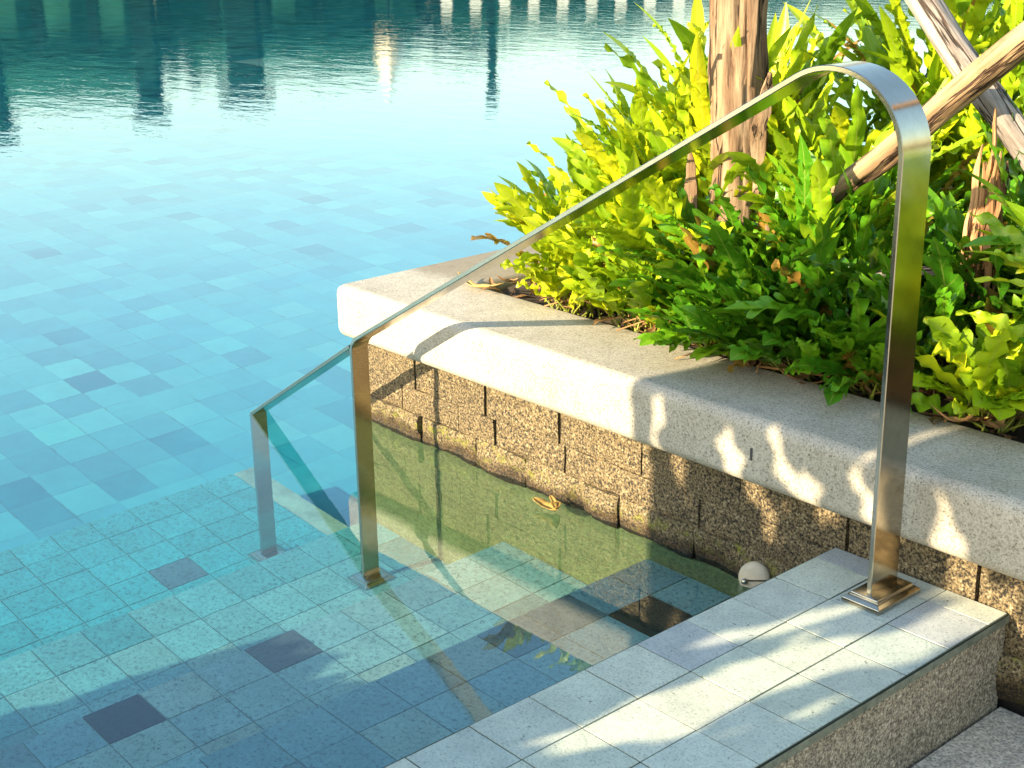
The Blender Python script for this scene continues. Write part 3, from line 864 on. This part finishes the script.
for k in range(150):
    x=rr.uniform(-1.05,.9); y=rr.uniform(.285,.6); a=rr.uniform(0,6.28); l=rr.uniform(.05,.16)
    m.tube([(x,y,.315),(x+math.cos(a)*l*.5,y+math.sin(a)*l*.5,.33+rr.uniform(0,.03)),(x+math.cos(a)*l,y+math.sin(a)*l,.32+rr.uniform(0,.05))],.0016,5)
tag(m.build('leaf_litter',M['dry'],smooth=True),'brown dead leaves and twigs covering the planter soil','leaf litter',kind='stuff')

# ------------------------------------------------------------------ far side of the pool (seen mirrored in the water)
def px_s(px,d): return (px-512)/1419.84*d
M['darkwood']=mat_plain('dark_timber',(.005,.012,.009),.9,spec=0.0)
M['thatch']=mat_plain('thatch',(.016,.065,.042),.9,.5,1.5,0.0)
M['greenwall']=mat_plain('green_timber_screen',(.018,.075,.05),.9,.5,1.2,0.0)
M['farleaf']=mat_plain('far_foliage',(.012,.045,.016),.9,.6,2,0.0)
M['white']=mat_plain('white_paint',(.8,.78,.72),.6,.1,3)
M['creamcloth']=mat_plain('cream_canvas',(.75,.62,.42),.8,.1,3)
def fbox(m,d0,d1,s0,s1,z0,z1):
    P=[far(d0,s0),far(d0,s1),far(d1,s1),far(d1,s0)]
    i=[m.vert((p.x,p.y,z)) for z in (z0,z1) for p in P]
    for q in ((3,2,1,0),(4,5,6,7),(0,1,5,4),(1,2,6,5),(2,3,7,6),(3,0,4,7)): m.face([i[k] for k in q])
def pavilion(label,px0,px1,h0,D,npost,seed,white=False):
    s0,s1=px_s(px0,D),px_s(px1,D)
    c=far(D,(s0+s1)/2,.12); e=empty('pavilion',c); tag(e,label,'pavilion','buildings across the pool')
    m=MB(); zr=h0*.66
    A=[far(D-.5,s0-.4),far(D-.5,s1+.4),far(D+6.5,s1+.4),far(D+6.5,s0-.4)]
    B=[far(D+2.6,s0+1.4),far(D+2.6,s1-1.4),far(D+3.4,s1-1.4),far(D+3.4,s0+1.4)]
    ia=[m.vert((p.x,p.y,zr)) for p in A]; ib=[m.vert((p.x,p.y,h0)) for p in B]
    m.face(ia[::-1]); m.face(ib)
    for k in range(4): m.face((ia[k],ia[(k+1)%4],ib[(k+1)%4],ib[k]))
    m.build('roof',M['thatch'],e,origin=c)
    m=MB(); fbox(m,D+.55,D+.9,s0,s1,.12,zr); m.build('wall',M['greenwall'],e,origin=c)
    for k in range(npost):
        s=s0+(s1-s0)*k/max(1,npost-1)
        m=MB(); fbox(m,D-.1,D+.1,s-.14,s+.14,.12,zr+.02); m.build('post',M['white'] if white else M['darkwood'],e,origin=c)
    return e
def ftree(label,px,D,h,rad,seed,trunk=.25):
    s=px_s(px,D); c=far(D,s,.12); e=empty('tree',c); tag(e,label,'tree','trees across the pool')
    rr=random.Random(seed)
    m=MB(); m.tube([c+Vector((0,0,h*.8*i/6)) for i in range(7)],[trunk*(1-.1*i) for i in range(7)],8); m.build('trunk',M['darkwood'],e,origin=c)
    m=MB()
    for k in range(1500):
        v=Vector((rr.gauss(0,1),rr.gauss(0,1),rr.gauss(0,1))).normalized()*(rr.random()**.4)
        p=c+Vector((v.x*rad,v.y*rad,h*.62+v.z*h*.38))
        if noise.noise(p*.9)<-.15: continue
        n1=Vector((rr.gauss(0,1),rr.gauss(0,1),rr.gauss(0,1))).normalized(); n2=n1.orthogonal().normalized()*.28; n3=n1.cross(n2)
        m.face([m.vert(p+n2),m.vert(p+n3),m.vert(p-n2),m.vert(p-n3)])
    m.build('crown',M['farleaf'],e,origin=c)
pavilion('long dark thatched pavilion across the pool, seen mirrored at the top left',-260,165,4.2,38,9,1)
pavilion('lower dark pavilion across the pool, mirrored at the top centre',180,430,3.5,38,6,2)
pavilion('low veranda with white posts across the pool, mirrored at the top middle',455,680,2.55,38,9,3,True)
pavilion('far dark roof across the pool, mirrored left of the trunk',690,1300,2.3,40,8,5)
for k,(px,D,h,r_) in enumerate(((-40,50,6,3),(90,50,4.9,3),(230,50,4.6,3),(340,50,4.5,3),(470,52,4.1,2.6),(600,52,3.6,2.5),(760,52,3.2,3),(900,52,3,3),(1050,52,3.2,3),(-200,50,6,3.5))):
    ftree(['spreading dark tree behind the far pavilions'][0],px,D,h,r_,k+40)
def fpost(name,label,px,D,h,w_,mat,cat):
    s=px_s(px,D); c=far(D,s,.12); m=MB(); fbox(m,D-w_/2,D+w_/2,s-w_/2,s+w_/2,.12,h*.97); fbox(m,D-w_*.8,D+w_*.8,s-w_*.8,s+w_*.8,h*.93,h)
    o=m.build(name,mat,None,origin=c); tag(o,label,cat); return o
fpost('timber_post','dark timber post rising above the far pavilion at the very left',5,36,4.45,.5,M['darkwood'],'post')
fpost('timber_post','broad dark timber post between the two far pavilions',160,36,3.95,.5,M['darkwood'],'post')
fpost('timber_post','dark chimney-like post on the middle far pavilion',256,36,3.55,.75,M['darkwood'],'post')
fpost('lamp_post','short lamp post across the pool mirrored right of centre',497,34,3.45,.2,M['darkwood'],'lamp post')
s=px_s(398,34); c=far(34,s,.12); e=empty('folded_parasol',c); tag(e,'folded cream parasol on a dark pole across the pool','parasol')
m=MB(); m.tube([(c.x,c.y,.12),(c.x,c.y,3.0)],.05,8); m.build('pole',M['darkwood'],e,origin=c)
m=MB(); m.tube([(c.x,c.y,2.15),(c.x,c.y,2.3),(c.x,c.y,2.6),(c.x,c.y,2.9)],[.42,.33,.22,.05],10,wob=.3); m.build('canopy',M['creamcloth'],e,origin=c)

# ------------------------------------------------------------------ shade: unseen shrub added on the matching planter, gaps shaped for the sun patches
SP=-2.35   # plane of the shrub
def to_plane(x,y,z,yp=SP):
    t=(y-yp)/2.595
    return (x-.546*t, z+t)
holes=[]
def hole(pts,rad):
    for p in pts:
        q=to_plane(*p); holes.append((q[0],q[1],rad))
# sun patches: leaves are left out along these rays (points on the coping, wall, ledge)
hole([(-.37,CF,.272),(-.357,CF,.24),(-.350,CF,.205),(-.349,.095,.15),(-.34,.095,.10)],.016)
hole([(-.209,CF,.264),(-.205,CF,.238),(-.185,CF,.215),(-.162,CF,.20),(-.155,.095,.14),(-.13,.095,.10)],.020)
hole([(-.103,CF,.293),(-.09,CF,.253),(-.047,CF,.221),(-.02,CF,.21)],.020)
hole([(.066,CF,.274),(.09,CF,.246),(.10,CF,.22)],.022)
hole([(.225,CF,.25),(.245,CF,.235),(.24,.095,.15),(.33,.095,.13),(.34,.095,.07)],.024)
hole([(0.065, -0.345, L), (0.078, -0.306, L), (0.092, -0.261, L), (0.106, -0.22, L), (0.121, -0.182, L), (0.137, -0.143, L)],.009)
hole([(0.13, -0.461, L), (0.148, -0.411, L), (0.166, -0.353, L), (0.183, -0.304, L), (0.194, -0.252, L), (0.22, -0.195, L), (0.232, -0.14, L), (0.25, -0.087, L), (0.27, -0.021, L), (0.289, 0.043, L), (0.307, 0.09, L)],.030)
hole([(0.167, -0.391, L), (0.19, -0.335, L), (0.211, -0.274, L), (0.235, -0.216, L), (0.259, -0.154, L), (0.279, -0.111, L)],.018)
hole([(0.178, -0.55, L), (0.184, -0.51, L), (0.19, -0.468, L), (0.196, -0.437, L)],.010)
hole([(0.264, -0.374, L), (0.28, -0.342, L), (0.291, -0.302, L)],.009)
hole([(0.127, -0.108, L), (0.127, -0.066, L), (0.193, 0.058, L), (0.203, 0.108, L)],.010)
hole([(.09,-.62,L),(.07,-.68,L)],.010)
hole([(.0,.25,.32),(.1,.24,.32),(.2,.22,.32)],.016)
hole([(.08,.36,.44),(.12,.34,.42),(.04,.36,.5),(.12,.38,.50)],.05)
def seg_holes():
    return holes
rr=random.Random(9)
se=empty('dapple_shade_shrub',(.1,SP,.29)); tag(se,'unseen shrub added on the matching planter, leaf gaps shaped for the dappled shade','shrub')
m=MB(); sm=MB()
XE=to_plane(-.435,CF,.26)[0]
def leafcard(m,c,ax,ln,w,seed):
    n=7; ax=Vector(ax).normalized(); s=ax.cross(Vector((0,1,0))).normalized(); rows=[]
    for i in range(n+1):
        u=i/n; hw=w*math.sin(math.pi*min(1,u*.96+.03))**.8
        P=c+ax*(ln*(u-.5))+Vector((0,.02*math.sin(u*3+seed),0))
        rows.append([m.vert(P+s*(v*hw)+Vector((0,.012*abs(v),0)),.3+.3*rr.random(),1-abs(v)) for v in (-1,0,1)])
    for i in range(n):
        for j in range(2): m.face((rows[i][j],rows[i][j+1],rows[i+1][j+1],rows[i+1][j]))
gx=XE+.02; cnt=0
step=.027
z=.34
while z<1.72:
    x=XE if z>.56 else -1.46
    while x<.10:
        cx_=x+rr.uniform(-.012,.012); cz_=z+rr.uniform(-.012,.012)
        a=R(rr.uniform(55,125)); ln=.085; wd=.030
        ok=cx_-.03>(XE if z>.56 else -1.47)
        d=Vector((math.cos(a),0,math.sin(a)))
        for hx,hz,hr in holes:
            for tt in (-.5,-.25,0,.25,.5):
                if (cx_+d.x*ln*tt-hx)**2+(cz_+d.z*ln*tt-hz)**2 < (hr*.55+.011)**2: ok=False; break
            if not ok: break
        top=1.58+.10*math.sin(x*9)+.05*math.sin(x*23)
        if cz_>top: ok=False
        if ok: leafcard(m,Vector((cx_,SP+rr.uniform(-.02,.02),cz_)),d,ln,wd,cnt)
        cnt+=1; x+=step
    z+=step
m.build('leaves',M['green'],se,smooth=True,origin=se.location)
sm=MB()
for k in range(14):
    x=XE+.1+k*.16
    sm.tube([(x,SP-.07,.28),(x+.02,SP-.07,.9),(x+.05,SP-.06,1.45)],[.012,.009,.005],6)
sm.build('stems',M['stem'],se,origin=se.location)
e=empty('timber_post',(XE+.05,SP-.02,.27)); bpy.data.objects.remove(e)
m=MB(); m.box((XE,SP-.06,.25),(XE+.045,SP-.03,1.56));  # added out of view to keep the left shade edge straight
tag(m.build('shade_edge_stake',M['darkwood']),'unseen square dark stake added to give the shade a straight edge','stake')

# receivers of the refracted sunlight
for o in scene.objects:
    if o.type=='MESH' and o.name.split('.')[0] in ('pool_floor','pool_steps','wall','rail','post','base_plate','pool_ledge','plate'):
        o.cycles.is_caustics_receiver=True

# ------------------------------------------------------------------ render settings
scene.render.engine='CYCLES'
cy=scene.cycles
cy.max_bounces=10; cy.diffuse_bounces=3; cy.glossy_bounces=4; cy.transmission_bounces=8; cy.transparent_max_bounces=8; cy.volume_bounces=0
cy.caustics_refractive=True; cy.caustics_reflective=False
cy.sample_clamp_indirect=4.0; cy.blur_glossy=.3
cy.use_denoising=True; cy.denoiser='OPENIMAGEDENOISE'
vs=scene.view_settings
vs.view_transform='Standard'; vs.look='None'; vs.exposure=1.32; vs.gamma=1
